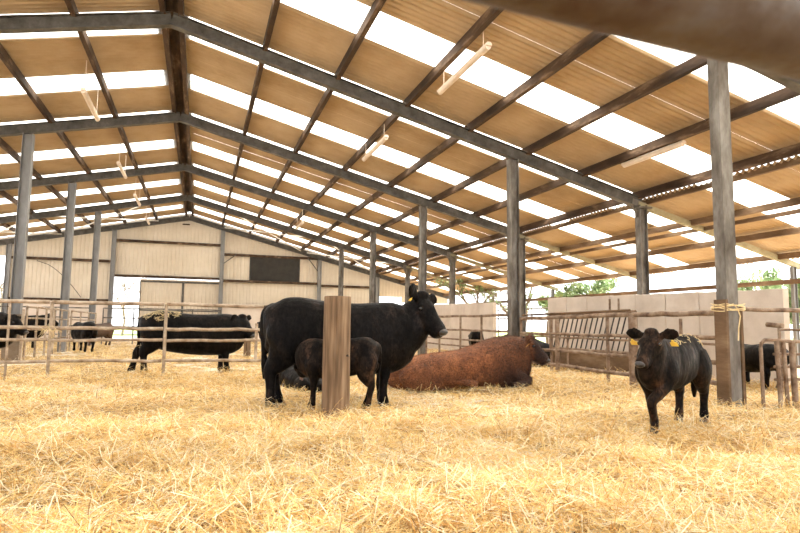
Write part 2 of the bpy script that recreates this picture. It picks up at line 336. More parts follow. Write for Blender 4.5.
# purlins, one continuous timber each
ord_ = ['first', 'second', 'third', 'fourth', 'fifth', 'sixth', 'seventh', 'eighth', 'ninth', 'tenth']
Y0, Y1 = -5.6, 36.3
def purlin(x, label, m, w=.10, h=.19, dz=-.03, name='purlin', segs=False):
    z = rz_(x) + .135 + h / 2 + dz
    b = MB(); b.beam((0, Y0, 0), (0, Y1, 0), w, h)
    o = b.build(name, m); o.location = (x, 0, z)
    return tag(o, label, 'beam', 'timber purlins under the roof')
for i, x in enumerate([1.07, 2.62, 4.2, 5.73, 7.24, 8.78, 10.42]):
    purlin(x, f'dark timber purlin, {ord_[i]} one to the right of the ridge', M['purlin'])
for i, x in enumerate([-2.5, -4.1, -5.7, -7.3, -8.9, -10.5, -11.8]):
    purlin(x, f'dark timber purlin, {ord_[i]} one to the left of the ridge', M['purlin'])
for i, x in enumerate([12.04, 13.49, 14.98]):
    purlin(x, f'weathered timber purlin under the lean-to, {ord_[i]} one beyond the row of eave posts', M['timber'], h=.15, dz=-.20)
o = part('eave_beam', M['timber'], None, lambda b: b.beam((XE_R + .19, Y0, 4.14), (XE_R + .19, Y1, 4.14), .08, .13)); tag(o, 'brown timber beam along the heads of the right-hand eave posts', 'beam')
o = part('tie_rail', M['timber'], None, lambda b: b.beam((12.43, Y0, 3.56), (12.43, Y1, 3.56), .05, .10)); tag(o, 'thin brown timber rail hanging below the lean-to purlins', 'beam')
o = part('outer_rail', M['timber'], None, lambda b: b.beam((XX - .1, Y0, 2.28), (XX - .1, Y1, 2.28), .05, .13)); tag(o, 'long timber rail between the outer lean-to posts, above the concrete wall', 'rail')
rb = thing('ridge_beam', 'wide dark timber ridge beam running along the top of the roof', 'beam', (XR, 0, HR))
for s in (-1, 1): part('ridge_board', M['purlin'], rb, lambda b: b.beam((s * .17, Y0, .19), (s * .17, Y1, .19), .11, .2))
part('ridge_cap', M['purlin'], rb, lambda b: b.prof((0, Y0, .36), (0, Y1, .36), [(-.34, -.07), (0, 0), (.34, -.075), (.34, -.055), (0, .03), (-.34, -.05)]))

# roof sheets and skylights: corrugated, 1 m wide strips running from ridge to eave
def wave_strip(b, y0, y1, x0, x1, t=.008, amp=.024, pitch=.146, off=0):
    if x1 > 11 and x0 < 10:      # main slope, then the slightly lower lean-to slope
        wave_strip(b, y0, y1, x0, 10.80, t, amp, pitch); wave_strip(b, y0, y1, 10.55, x1, t, amp, pitch, -.19); return
    n = max(8, int(round((y1 - y0) / pitch * 8))); ys = np.linspace(y0, y1, n + 1); vs = []; fs = []
    cols = 2
    for xi, x in enumerate((x0, x1)):
        zc = rz_(x if abs(x - XR) > .01 else XR) + .335 + off
        for yy in ys:
            z = zc + amp * math.sin(2 * math.pi * yy / pitch); vs.append((x, yy, z)); vs.append((x, yy, z + t))
    m_ = 2 * (n + 1)
    for i in range(n):
        a, c = 2 * i, 2 * i + m_
        fs += [(a, a + 2, c + 2, c), (a + 1, c + 1, c + 3, a + 3)]
    fs += [(0, m_, m_ + 1, 1), (2 * n, 2 * n + 1, 2 * n + 1 + m_, 2 * n + m_)]
    for i in range(n): fs += [(2 * i, 2 * i + 1, 2 * i + 3, 2 * i + 2), (m_ + 2 * i, m_ + 2 * i + 2, m_ + 2 * i + 3, m_ + 2 * i + 1)]
    b.add(vs, fs)
roofL, roofR = MB(), MB(); win = 0
for k in range(-1, 13):
    ys = .35 + 3 * k + .27; 
    if k < -1: continue
    for side, (xa, xb) in (('L', (XR - .16, XE_L - .25)), ('R', (XR + .16, XX + .05))):
        s = MB(); 
        if ys < 35.9:
            wave_strip(s, ys, min(ys + 1.04, 36.3), xa, xb); win += 1
            tag(s.build(f'window_{win}', M['skylight']), kind='structure')
        rb_ = roofL if side == 'L' else roofR
        gap = (.012 if side == 'L' else .022) if k % 2 == 0 else 0.0
        if k > 6: gap *= .4
        if ys + 1.04 < 36.2:
            wave_strip(rb_, ys + 1.03, min(ys + 2.02, 36.3), xa, xb)
        if ys + 2.02 < 36.2:
            wave_strip(rb_, ys + 2.02 + gap, min(ys + 3.005, 36.3), xa, xb)
wave_strip(roofL, -5.65, -2.38, XR - .16, XE_L - .25); wave_strip(roofR, -5.65, -2.38, XR + .16, XX + .05)
tag(roofL.build('ceiling', M['sheet']), kind='structure'); tag(roofR.build('ceiling', M['sheet']), kind='structure')
# half-open slits in every other bay
# wind bracing in the last bay
def brace(label, pairs):
    o = part('wind_brace', M['brace'], None, lambda b: [b.tube([p, q], .03, 8) for p, q in pairs]); tag(o, label, 'brace', 'pale crossed wind braces under the roof')
def rp(x, y): return (x, y, rz_(x) + .02)
brace('pale crossed wind brace right of the ridge, above the dark louvre', [(rp(1.2, 30.5), rp(5.6, 36)), (rp(1.2, 36), rp(5.6, 30.5))])
brace('pale crossed wind brace at the far right of the last bay', [(rp(6.0, 30.5), rp(10.2, 36)), (rp(6.0, 36), rp(10.2, 30.5))])
brace('pale crossed wind brace left of the ridge', [(rp(-2.4, 30.5), rp(-7.0, 36)), (rp(-2.4, 36), rp(-7.0, 30.5))])
brace('pale crossed wind brace at the far left of the last bay', [(rp(-7.2, 30.4), rp(-11.3, 36.2)), (rp(-7.2, 36.2), rp(-11.3, 30.4))])

# ------------------------------------------------------------ gable wall
GY = 36.35
def clad_poly(b, xs, zlo, ztop, y=GY + .12, pitch=.2, amp=.018):
    """ribbed vertical cladding between x0..x1 from zlo to ztop(x)"""
    x0, x1 = xs; n = int((x1 - x0) / (pitch / 4)); vs = []; fs = []
    for i in range(n + 1):
        x = x0 + (x1 - x0) * i / n; yy = y + (amp if (i % 4) in (0,) else 0)
        zt = ztop(x) if callable(ztop) else ztop
        vs += [(x, yy, zlo), (x, yy, max(zt, zlo + .01)), (x, yy + .02, zlo), (x, yy + .02, max(zt, zlo + .01))]
    for i in range(n):
        a = 4 * i; c = a + 4
        fs += [(a, c, c + 1, a + 1), (a + 2, a + 3, c + 3, c + 2), (a, a + 2, c + 2, c), (a + 1, c + 1, c + 3, a + 3)]
    fs += [(0, 1, 3, 2), (4 * n, 4 * n + 2, 4 * n + 3, 4 * n + 1)]
    b.add(vs, fs)
top = lambda x: rz_(x) + .3
b = MB()
clad_poly(b, (-12.0, -9.7), 4.35, top); clad_poly(b, (-9.7, -4.6), 2.16, top); clad_poly(b, (-4.6, 1.15), 3.45, top)
clad_poly(b, (1.15, 2.72), 2.0, top); clad_poly(b, (2.72, 5.66), 4.88, top); clad_poly(b, (2.72, 5.66), 2.0, 3.42); clad_poly(b, (5.66, 6.85), 2.0, top)
clad_poly(b, (6.85, 10.7), 2.0, top); clad_poly(b, (10.7, 12.2), 2.75, top); clad_poly(b, (12.2, 15.4), 2.4, top)
tag(b.build('wall_back', M['clad']), kind='structure')
b = MB(); b.box((-9.7, GY + .05, -.2), (-4.62, GY + .3, 2.05)); b.box((1.15, GY + .05, -.2), (10.7, GY + .3, 1.92)); b.box((10.7, GY + .05, -.2), (12.2, GY + .3, 1.2))
tag(b.build('wall_back', M['clad_in']), kind='structure')
b = MB()
for (xa, xb, z) in [(-9.6, -4.6, 4.28), (-9.6, -4.6, 2.12), (-4.6, 1.15, 5.47), (-4.6, 1.15, 3.5), (1.15, 6.85, 4.95), (1.15, 6.85, 3.42), (1.15, 6.85, 1.97), (6.85, 10.4, 3.3), (6.85, 10.7, 1.97)]:
    b.beam((xa, GY + .02, z), (xb, GY + .02, z), .14, .14)
tag(b.build('trim_2', M['purlin']), kind='structure')
for x, lb in [(-9.6, 'grey steel gable column at the far left corner'), (-4.62, 'grey steel gable column left of the bright doorway'), (1.12, 'grey steel gable column right of the sliding doors'), (6.83, 'grey steel gable column right of the dark louvre'), (10.5, 'grey steel gable column at the far right eave')]:
    o = part('gable_column', M['galv'], None, lambda b: b.ibeam((0, 0, -.2), (0, 0, rz_(x) - .12), .2, .22, up=(1, 0, 0))); o.location = (x, GY - .1, 0); tag(o, lb, 'post', 'steel columns of the gable wall')
gr = thing('gable_rafter', 'grey steel rafter pair along the top of the gable wall', 'frame', (XR, GY - .1, 0))
part('rafter', M['steel'], gr, lambda b: b.ibeam((0, 0, HR), (XX - XR, 0, rz_(XX)), .17, .27))
part('rafter', M['steel'], gr, lambda b: b.ibeam((0, 0, HR), (XE_L - XR, 0, rz_(XE_L)), .17, .27))
lv = thing('window_louvre', 'dark rectangular louvre panel high in the right half of the gable wall', 'louvre', (4.18, GY + .1, 3.42))
part('frame', M['dark_mesh'], lv, lambda b: (b.box((-1.48, -.03, 0), (1.48, .03, .06)), b.box((-1.48, -.03, 1.40), (1.48, .03, 1.46)), b.box((-1.48, -.03, 0), (-1.42, .03, 1.46)), b.box((1.42, -.03, 0), (1.48, .03, 1.46))))
part('slats', M['dark_mesh'], lv, lambda b: [b.prof((-1.43, 0, .09 + i * .075), (1.43, 0, .09 + i * .075), [(-.03, -.045), (-.02, -.045), (.03, .045), (.02, .045)]) for i in range(18)])
bs = part('corner_bracket', M['steel'], None, lambda b: b.beam((1.2, GY - .12, 4.4), (1.9, GY - .12, 4.95), .05, .05)); tag(bs, 'small diagonal steel bracket left of the dark louvre', 'bracket', 'diagonal brackets on the gable wall')
bs = part('corner_bracket', M['steel'], None, lambda b: b.beam((6.7, GY - .12, 4.2), (6.1, GY - .12, 4.95), .05, .05)); tag(bs, 'small diagonal steel bracket right of the dark louvre', 'bracket', 'diagonal brackets on the gable wall')
# sliding doors
for n_, (xa, xb) in enumerate([(-3.22, -.94), (-.94, 1.12)]):
    d = tag(bpy.data.objects.new(f'door_{n_ + 1}', None), kind='structure'); C.objects.link(d); d.location = (xa, GY + .22, 0)
    part('door_leaf', M['clad'], d, lambda b: clad_poly(b, (0, xb - xa), -.1, 3.38, y=0))
    part('door_frame', M['steel'], d, lambda b: (b.box((0, -.03, 3.2), (xb - xa, 0, 3.3)), b.box((0, -.03, 0), (.06, 0, 3.2)), b.box((xb - xa - .06, -.03, 0), (xb - xa, 0, 3.2)), b.box((0, -.03, 1.6), (xb - xa, 0, 1.66))))
o = part('vent_plate', M['purlin'], None, lambda b: b.box((-.93 - .2, GY + .06, 6.55), (-.93 + .2, GY + .1, 6.62))); tag(o, 'tiny dark slot plate on the gable cladding just under the ridge', 'plate')
o = part('hanging_cable', M['dark_mesh'], None, lambda b: b.tube([(-8.3 + 2.2 * t ** .6 * 1.0, GY - .05, 4.15 - 1.9 * t) for t in [i / 10 for i in range(11)]], .018, 6)); tag(o, 'thin dark cable hanging in a curve on the left gable cladding', 'cable')

# left side low wall, and concrete wall on the right
b = MB(); b.box((XE_L, Y0, -.2), (XE_L + .12, 36.3, 1.25)); tag(b.build('wall_left', M['concrete']), kind='structure')
def panel_wall(name, y0, y1, z0, z1, x=10.22, n=8, dx=0):
    b = MB(); g = .012
    b.prof((x, y0 + .02, (z0 + z1) / 4 - .1), (x, y1 - .02, (z0 + z1) / 4 - .1), [(-.04, -(z0 + z1) / 4 - .05), (.04, -(z0 + z1) / 4 - .05), (.04, z0 / 2), (-.04, z0 / 2)])
    for i in range(n):
        a, c = y0 + (y1 - y0) * i / n, y0 + (y1 - y0) * (i + 1) / n; zz = lambda q: z0 + (z1 - z0) * (q - y0) / (y1 - y0)
        mz = (zz(a) + zz(c)) / 2
        for (za, zb) in ((-.2, mz),):
            b.beam((x, a + g, (za + zb) / 2), (x, c - g, (za + zb) / 2), .14, zb - za, bev=.008)
    tag(b.build(name, M['concrete']), kind='structure')
panel_wall('wall_right', 8.29, 16.2, 1.70, 1.84)
panel_wall('wall_right', 19.85, 27.5, 1.82, 1.95, n=6)
panel_wall('wall_right', 28.6, 36.0, 1.5, 1.5, n=6)
# little brackets on the wall
for y_, lb in ((13.2, 'left'), (12.85, 'right')):
    o = part('lifting_pin', M['rust'], None, lambda b: (b.box((10.11, y_, 1.30), (10.15, y_ + .03, 1.62)), b.tube([(10.13, y_ + .015, 1.6), (10.13, y_ + .015, 1.70)], .025, 8))); tag(o, f'short rusty pin on the concrete wall above the slanted feed bars, {lb} one', 'pin', 'rusty pins on the concrete wall')

# ------------------------------------------------------------ fences
def fence(name, label, A, B, rails, posts, m=M['rail'], r=.026, group=None, cat='fence', pr=.03, zb=-.1, post_top=None, sag=0.01):
    """rails: list of (zA, zB, r); posts: list of fractions or (fraction, ztop, zbot, r)"""
    A = V((*A, 0)); B = V((*B, 0)); t = thing(name, label, cat, A, 0, group); d = B - A
    for (za, zb_, rr) in rails:
        pts = [V((0, 0, 0)) + d * f + V((0, 0, za + (zb_ - za) * f + random.uniform(-sag, sag) * (0 < f < 1))) for f in [i / 8 for i in range(9)]]
        part('rail', m, t, lambda b: b.tube(pts, rr, 10), True)
    zt = post_top or max(max(q[0], q[1]) for q in rails)
    for p in posts:
        f, zt_, zb2, rr = p if isinstance(p, tuple) else (p, zt, zb, pr)
        q = d * f; part('upright', m, t, lambda b: b.tube([q + V((0, 0, zb2)), q + V((0, 0, zt_))], rr, 10), True)
    return t
LR = [(1.29, 1.29, .036), (.82, .83, .034), (.60, .62, .030), (.235, .225, .030)]
G = 'steel rail fences across the left side'
fence('rail_fence', 'tan rail fence section at the left edge, in front of the concrete sleeved post', (-7.0, 12.35), (-2.57, 12.35), LR, [0, .5, (.86, 1.28, -.1, .022)], group=G)
fence('rail_fence', 'tan rail fence section left of the walking cow, with a straw tuft on its end', (-2.53, 12.35), (-.64, 12.35), LR, [0.0], group=G)
fence('rail_fence', 'tan steel rail fence section crossing in front of the black cow walking behind it', (-.60, 12.35), (1.22, 12.35), LR, [0.0, (.93, .95, .2, .03)], group=G)
# far receding gate along the left aisle
NL = [(1.33, 1.33, .03), (1.02, 1.02, .025), (.72, .72, .025), (.40, .40, .025)]
fence('rail_fence', 'pale tubular gate running back from the concrete sleeved post to the next post', (-4.4, 18.6), (-4.4, 24.1), NL, [0, .2, .4, .6, .8, 1], m=M['rail'], group='gates of the left aisle')
fence('rail_fence', 'pale tubular gate farther back between two left posts', (-4.4, 24.6), (-4.4, 30.1), NL, [0, .33, .66, 1], m=M['rail'], group='gates of the left aisle')
fence('rail_fence', 'thin dark tubular barrier in front of the bright gable doorway', (-4.3, 31.5), (1.0, 31.5), [(1.6, 1.6, .03), (1.15, 1.15, .03), (.75, .75, .025), (.35, .35, .025)], [0, .25, .5, .75, 1], m=M['post'], group='gates of the left aisle')
fence('rail_fence', 'thin dark tubular barrier behind the left posts by the gable wall', (-9.3, 32.0), (-4.9, 32.0), [(1.6, 1.6, .03), (1.15, 1.15, .03), (.75, .75, .025), (.35, .35, .025)], [0, .33, .66, 1], m=M['post'], group='gates of the left aisle')
# right-hand feed fence
GR = 'rusty rail fences along the right side'
RR = [(1.18, 1.17, .042), (.83, .81, .034), (.73, .76, .018), (.48, .49, .034), (.19, .20, .034)]
t = fence('rail_fence', 'rusty rail fence section between the walking calf and the twine bound post', (6.88, 6.55), (6.9, 8.42), RR, [(1, 1.19, -.1, .07), (.42, 1.1, -.1, .025)], m=M['rust'], group=GR)
t = fence('rail_fence', 'rusty rail fence section right of the lying bull, in front of the slanted feed bars', (6.9, 8.5), (6.9, 12.12), [(1.17, 1.13, .042), (.81, .81, .032), (.74, .76, .02), (.47, .48, .034), (.17, .2, .034)], [.16, (.60, 1.13, -.1, .045), (.66, 1.13, -.1, .03), (.5, .8, .2, .02), 1], m=M['rust'], group=GR)
part('rail', M['timber'], t, lambda b: b.tube([(.02, .0, 1.25), (.02, 3.6, 1.21)], .02, 8), True)
fence('rail_fence', 'rusty rail fence section behind the black cow\'s muzzle, left of the tall post', (6.9, 12.6), (6.9, 18.1), [(1.22, 1.24, .036), (.84, .85, .03), (.58, .6, .024), (.40, .42, .024)], [0, .28, .52, .8, 1], m=M['rust'], group=GR)
fence('rail_fence', 'rusty rail fence section farthest away along the right-hand row of posts', (6.9, 18.6), (6.9, 24.1), [(1.22, 1.24, .036), (.84, .85, .03), (.58, .6, .024), (.40, .42, .024)], [0, .33, .66, 1], m=M['rust'], group=GR)
# outside rails
fence('rail_fence', 'distant tubular field fence seen left of the big concrete wall', (15.4, 19), (15.4, 33), [(1.85, 1.85, .03), (1.4, 1.4, .03)], [0, .25, .5, .75, 1], m=M['post'])
# top rail right of the bound post
fence('cross_rail', 'brown tube rail running right from the twine bound post at chest height', (6.98, 6.35), (10.1, 6.35), [(1.225, 1.24, .032)], [(1, 1.24, -.2, .05)], m=M['rust'], cat='rail')
# hurdle at the right edge
h = thing('hurdle', 'low rusty hurdle with a curved top tube at the right edge, beside the bound post', 'hurdle', (6.97, 6.1, 0))
part('top_tube', M['rust'], h, lambda b: b.tube([(0.06, 0, -.1), (.055, 0, .70), (.07, 0, .77), (.13, 0, .815), (.3, -.01, .81), (.55, -.03, .795), (.95, -.05, .79)], .024), True)
for x0, x1, r in ((.33, .36, .03), (.45, .48, .028), (.60, .62, .04), (.80, .82, .03)):
    part('upright', M['rust'], h, lambda b: b.tube([(x0 - .02, -.02, .80), (x1 - .02, -.02, -.1)], r), True)
for z in (.62, .45, .28): part('lower_rail', M['rust'], h, lambda b: b.tube([(.42, .12, z), (.95, .10, z)], .02), True)
# slanted feed barrier
fb = thing('feed_barrier', 'feed barrier of closely set slanted black bars in front of the concrete wall', 'barrier', (8.6, 10.4, 0))
part('top_bar', M['rust'], fb, lambda b: b.tube([(0, 0, 1.29), (0, 3.2, 1.29)], .04), True)
part('bottom_bar', M['rust'], fb, lambda b: b.tube([(0, 0, .42), (0, 3.2, .42)], .04), True)
for e in (0, 3.2): part('end_upright', M['rust'], fb, lambda b: b.tube([(0, e, -.1), (0, e, 1.3)], .04), True)
for i in range(15):
    y_ = 2.95 - i * .19; part('slanted_bar', M['dark_mesh'], fb, lambda b: b.tube([(0, y_ + .12, .44), (0, max(y_ - .22, .04), 1.27)], .016, 8), True)
part('trough_board', M['timber'], fb, lambda b: b.box((-.05, .0, -.1), (-.02, 3.2, .34)))
# water pipe with a T head
o = part('water_pipe', M['rust'], None, lambda b: (b.tube([(8.4, 6.96, -.1), (8.4, 6.96, 1.02)], .025), b.tube([(8.4, 7.16, 1.03), (8.4, 6.9, 1.01)], .04), b.tube([(8.4, 6.96, .95), (8.4, 5.2, .95)], .018)), True); tag(o, 'upright rusty pipe with a T shaped head in front of the concrete wall end', 'pipe')

# near rail the picture is taken under
o = part('gate_rail', M['pipe'], None, lambda b: b.tube([(-2.2, .30, 1.260), (-1, .30, 1.212), (0, .30, 1.172), (.6, .30, 1.148), (1.5, .3, 1.112), (3, .3, 1.052)], .036, 28), True); tag(o, 'large blurred rusty tube crossing the top right corner close to the camera', 'rail')
# the log post
lp = thing('log_post', 'thick round wooden log post standing in straw in front of the suckling calf', 'post', (1.495, 6.77, 0), .3)
def log(b):
    n, rows = 40, 14; vs = []; fs = []
    for j in range(rows + 1):
        z = -.3 + (1.265 + .3) * min(j / (rows - 1), 1) - (.006 if j == rows - 1 else 0)
        for k in range(n):
            a = 2 * math.pi * k / n; r = .156 + .004 * math.sin(a * 2 + 1) + .003 * math.sin(a * 7 + z * 2) - .004 * (z / 1.25)
            if j == rows: r -= .006
            if abs(a - 4.1) < .09: r -= .014
            vs.append((r * math.cos(a), r * math.sin(a), z ))
    for j in range(rows):
        for k in range(n): fs.append((j * n + k, j * n + (k + 1) % n, (j + 1) * n + (k + 1) % n, (j + 1) * n + k))
    fs += [tuple(range(rows * n, rows * n + n)), tuple(range(n - 1, -1, -1))]
    b.add(vs, fs)
part('log', M['wood_post'], lp, log, True)
part('bolt_hole', M['eye'], lp, lambda b: b.tube([(.055, -.135, .60), (.06, -.158, .60)], .013, 12), True)
o = part('stub_post', M['wood_post'], None, lambda b: b.tube([(0, 0, -.2), (0, 0, .75)], .11, 18), True); o.location = (1.52, 20.3, 0); tag(o, 'short distant wooden post beyond the fence, right of the walking black cow', 'post')

# twine on the bound post and straw tufts
def strands(b, c, n, ln, r=.003, down=.4, spread=1.0):
    for _ in range(n):
        d = V((random.gauss(0, 1), random.gauss(0, 1), random.gauss(-down, .6))).normalized(); a = V(c) + V([random.gauss(0, .03 * spread) for _ in range(3)])
        l = random.uniform(.4, 1) * ln; mid = a + d * l * .5 + V((0, 0, random.uniform(-.02, .03)))
        b.tube([a, mid, a + d * l + V((0, 0, -.05 * random.random()))], r, 4)
tw = thing('baler_twine', 'loops of straw coloured twine tied round the tall right-hand post', 'twine', (XP - .075, 6.35, 1.22))
def loops(b):
    for j in range(6):
        z = random.uniform(-.03, .05); pts = []
        for k in range(25):
            a = 2 * math.pi * k / 24; ca, sa = math.cos(a), math.sin(a)
            pts.append((.205 * math.copysign(abs(ca) ** .6, ca), .15 * math.copysign(abs(sa) ** .6, sa), z + .02 * math.sin(a * 2 + j)))
        b.tube(pts, .006, 6)
part('loop', M['twine'], tw, loops)
part('loose_end', M['twine'], tw, lambda b: (b.tube([(.0, -.155, 0), (.03, -.165, -.1), (.0, -.16, -.25), (-.02, -.165, -.42)], .008, 6), b.tube([(.0, -.155, 0), (-.1, -.18, .06), (-.2, -.18, .03)], .006, 6)))
tf = part('straw_tuft', M['twine'], None, lambda b: strands(b, (0, 0, 0), 40, .22)); tf.location = (-2.53, 12.3, .80); tag(tf, 'tuft of straw caught on the left fence upright', 'straw')

# lamps
def lamp(x, y0, y1, z, label):
    t = thing('batten_lamp', label, 'lamp', (x, (y0 + y1) / 2, z), 0, 'strip lights hanging under the roof'); L2 = (y1 - y0) / 2
    hs_ = part('housing', M['lamp'], t, lambda b: b.prof((0, -L2, 0), (0, L2, 0), [(-.055, .0), (.055, 0), (.055, .03), (.03, .06), (-.03, .06), (-.055, .03)]))
    part('diffuser', M['lamp'], hs_, lambda b: b.prof((0, -L2 + .03, 0), (0, L2 - .03, 0), [(-.05, 0), (-.045, -.03), (-.02, -.055), (.02, -.055), (.045, -.03), (.05, 0)]))
    zt = rz_(x) + .2 - z
    for e in (-L2 * .8, L2 * .8): part('hanger', M['lamp'], t, lambda b: b.tube([(0, e, .05), (0, e, zt)], .008, 6))
lamp(4.29, 8.5, 10.64, 5.5, 'long dusty strip light hanging right of the ridge, nearest of its row')
lamp(4.14, 13.69, 15.85, 5.5, 'dusty strip light hanging right of the ridge, second of its row')
lamp(4.05, 25.6, 27.4, 5.3, 'distant strip light hanging right of the ridge, third of its row')
lamp(-2.63, 14.35, 16.4, 6.0, 'dusty strip light hanging left of the ridge, nearest full one of its row')
lamp(-2.66, 20.76, 22.8, 6.0, 'dusty strip light hanging left of the ridge, second of its row')
lamp(-2.65, 25.82, 28.0, 6.0, 'small distant strip light hanging left of the ridge, third of its row')
lamp(-2.65, 31.2, 33.2, 6.0, 'tiny strip light hanging left of the ridge, nearest the gable wall')
lamp(8.87, 9.2, 11.0, 4.57, 'dusty strip light under the roof to the left of the tall bound post')

# ------------------------------------------------------------ animals
def catmull(pts, sub):
    P = [np.array(p, float) for p in pts]; out = []
    for i in range(len(P) - 1):
        p0 = P[max(i - 1, 0)]; p1 = P[i]; p2 = P[i + 1]; p3 = P[min(i + 2, len(P) - 1)]
        for k in range(sub):
            t = k / sub
            q = .5 * ((2 * p1) + (-p0 + p2) * t + (2 * p0 - 5 * p1 + 4 * p2 - p3) * t * t + (-p0 + 3 * p1 - 3 * p2 + p3) * t ** 3)
            q[3:] = np.maximum(q[3:], .004); out.append(q)
    out.append(P[-1]); return out
def loft(b, pts, side=(0, 1, 0), n=20, sub=4, e=2.25, flat=0):
    """pts: (x,y,z,a,b): a half size along side, b along (tangent x side)"""
    Q = catmull(pts, sub); side = V(side); vs = []; fs = []
    for i, q in enumerate(Q):
        t = V(Q[min(i + 1, len(Q) - 1)][:3] - Q[max(i - 1, 0)][:3]).normalized()
        s = (side - side.dot(t) * t).normalized(); u = t.cross(s); c = V(q[:3])
        for k in range(n):
            a = 2 * math.pi * k / n; ca, sa = math.cos(a), math.sin(a)
            vs.append(c + s * (q[3] * math.copysign(abs(ca) ** (2 / e), ca)) + u * (q[4] * math.copysign(abs(sa) ** (2 / e), sa)))
    m_ = len(Q)
    for i in range(m_ - 1):
        for k in range(n): fs.append((i * n + k, i * n + (k + 1) % n, (i + 1) * n + (k + 1) % n, (i + 1) * n + k))
    fs += [tuple(range(n - 1, -1, -1)), tuple(range((m_ - 1) * n, m_ * n))]
    b.add(vs, fs)
def blob(b, c, r, side=(0, 1, 0)):
    pts = []
    for k in range(7):
        a = -math.pi / 2 + math.pi * k / 6; w = max(math.cos(a), .12); pts.append((c[0] + r[0] * math.sin(a), c[1], c[2], r[1] * w, r[2] * w))
    loft(b, pts, side, 16, 2)
def bake(b, name, m, parent, voxel, smooth=5, coat=None):
    tmp = b.build(name, None)
    md = tmp.modifiers.new('r', 'REMESH'); md.mode = 'VOXEL'; md.voxel_size = voxel
    sm = tmp.modifiers.new('s', 'SMOOTH'); sm.factor = .5; sm.iterations = smooth
    dg = bpy.context.evaluated_depsgraph_get(); ev = tmp.evaluated_get(dg)
    me = bpy.data.meshes.new_from_object(ev); bpy.data.objects.remove(tmp)
    me.materials.clear(); me.materials.append(m); me.name = name
    me.polygons.foreach_set('use_smooth', [True] * len(me.polygons))
    if coat:
        at_ = me.attributes.new('coat', 'FLOAT', 'POINT'); at_.data.foreach_set('value', [coat(v.co) for v in me.vertices])
    o = bpy.data.objects.new(name, me); C.objects.link(o); o.parent = parent
    return o
def fur(body, n, ln, m, parent, flow=(-1, 0, -.7), lift=.3, curl=.3, width=.0022, zmin=.12):
    me = body.data; me.calc_loop_triangles(); nt = len(me.loop_triangles)
    tri = np.empty(nt * 3, np.int32); me.loop_triangles.foreach_get('vertices', tri); tri = tri.reshape(-1, 3)
    co_ = np.empty(len(me.vertices) * 3, np.float32); me.vertices.foreach_get('co', co_); co_ = co_.reshape(-1, 3)
    A, B_, C_ = co_[tri[:, 0]], co_[tri[:, 1]], co_[tri[:, 2]]; nr = np.cross(B_ - A, C_ - A); ar = np.linalg.norm(nr, axis=1); nr = nr / np.maximum(ar, 1e-9)[:, None]
    ar = ar * (A[:, 2] > zmin); idx = rng.choice(nt, n, p=ar / ar.sum()); u = rng.random((n, 1)); v = rng.random((n, 1)); fl = (u + v) > 1; u = np.where(fl, 1 - u, u); v = np.where(fl, 1 - v, v)
    P = A[idx] + (B_ - A)[idx] * u + (C_ - A)[idx] * v; N = nr[idx]; f = np.array(flow, float); f = f / np.linalg.norm(f) + rng.normal(0, curl, (n, 3))
    f = f - (f * N).sum(1)[:, None] * N; f /= np.maximum(np.linalg.norm(f, axis=1), 1e-6)[:, None]
    d = f * (1 - lift) + N * lift; l = ln * rng.uniform(.5, 1.2, (n, 1)); s = np.cross(d, N); s /= np.maximum(np.linalg.norm(s, axis=1), 1e-6)[:, None]
    P = P - N * .003; tip = P + d * l + rng.normal(0, curl * ln * .25, (n, 3))
    vs = np.stack([P - s * width / 2, P + s * width / 2, tip], 1).reshape(-1, 3)
    m2 = bpy.data.meshes.new('coat_hair'); m2.vertices.add(n * 3); m2.vertices.foreach_set('co', vs.astype(np.float32).ravel())
    m2.loops.add(n * 3); m2.loops.foreach_set('vertex_index', np.arange(n * 3, dtype=np.int32)); m2.polygons.add(n); m2.polygons.foreach_set('loop_start', np.arange(0, n * 3, 3, dtype=np.int32)); m2.update(calc_edges=True)
    if 'coat' in me.attributes:
        cv = np.empty(len(me.vertices), np.float32); me.attributes['coat'].data.foreach_get('value', cv); cc = np.repeat(cv[tri[idx, 0]], 3)
        at_ = m2.attributes.new('coat', 'FLOAT', 'POINT'); at_.data.foreach_set('value', cc)
    m2.materials.append(m); o = bpy.data.objects.new('coat_hair', m2); C.objects.link(o); o.parent = parent
    return o

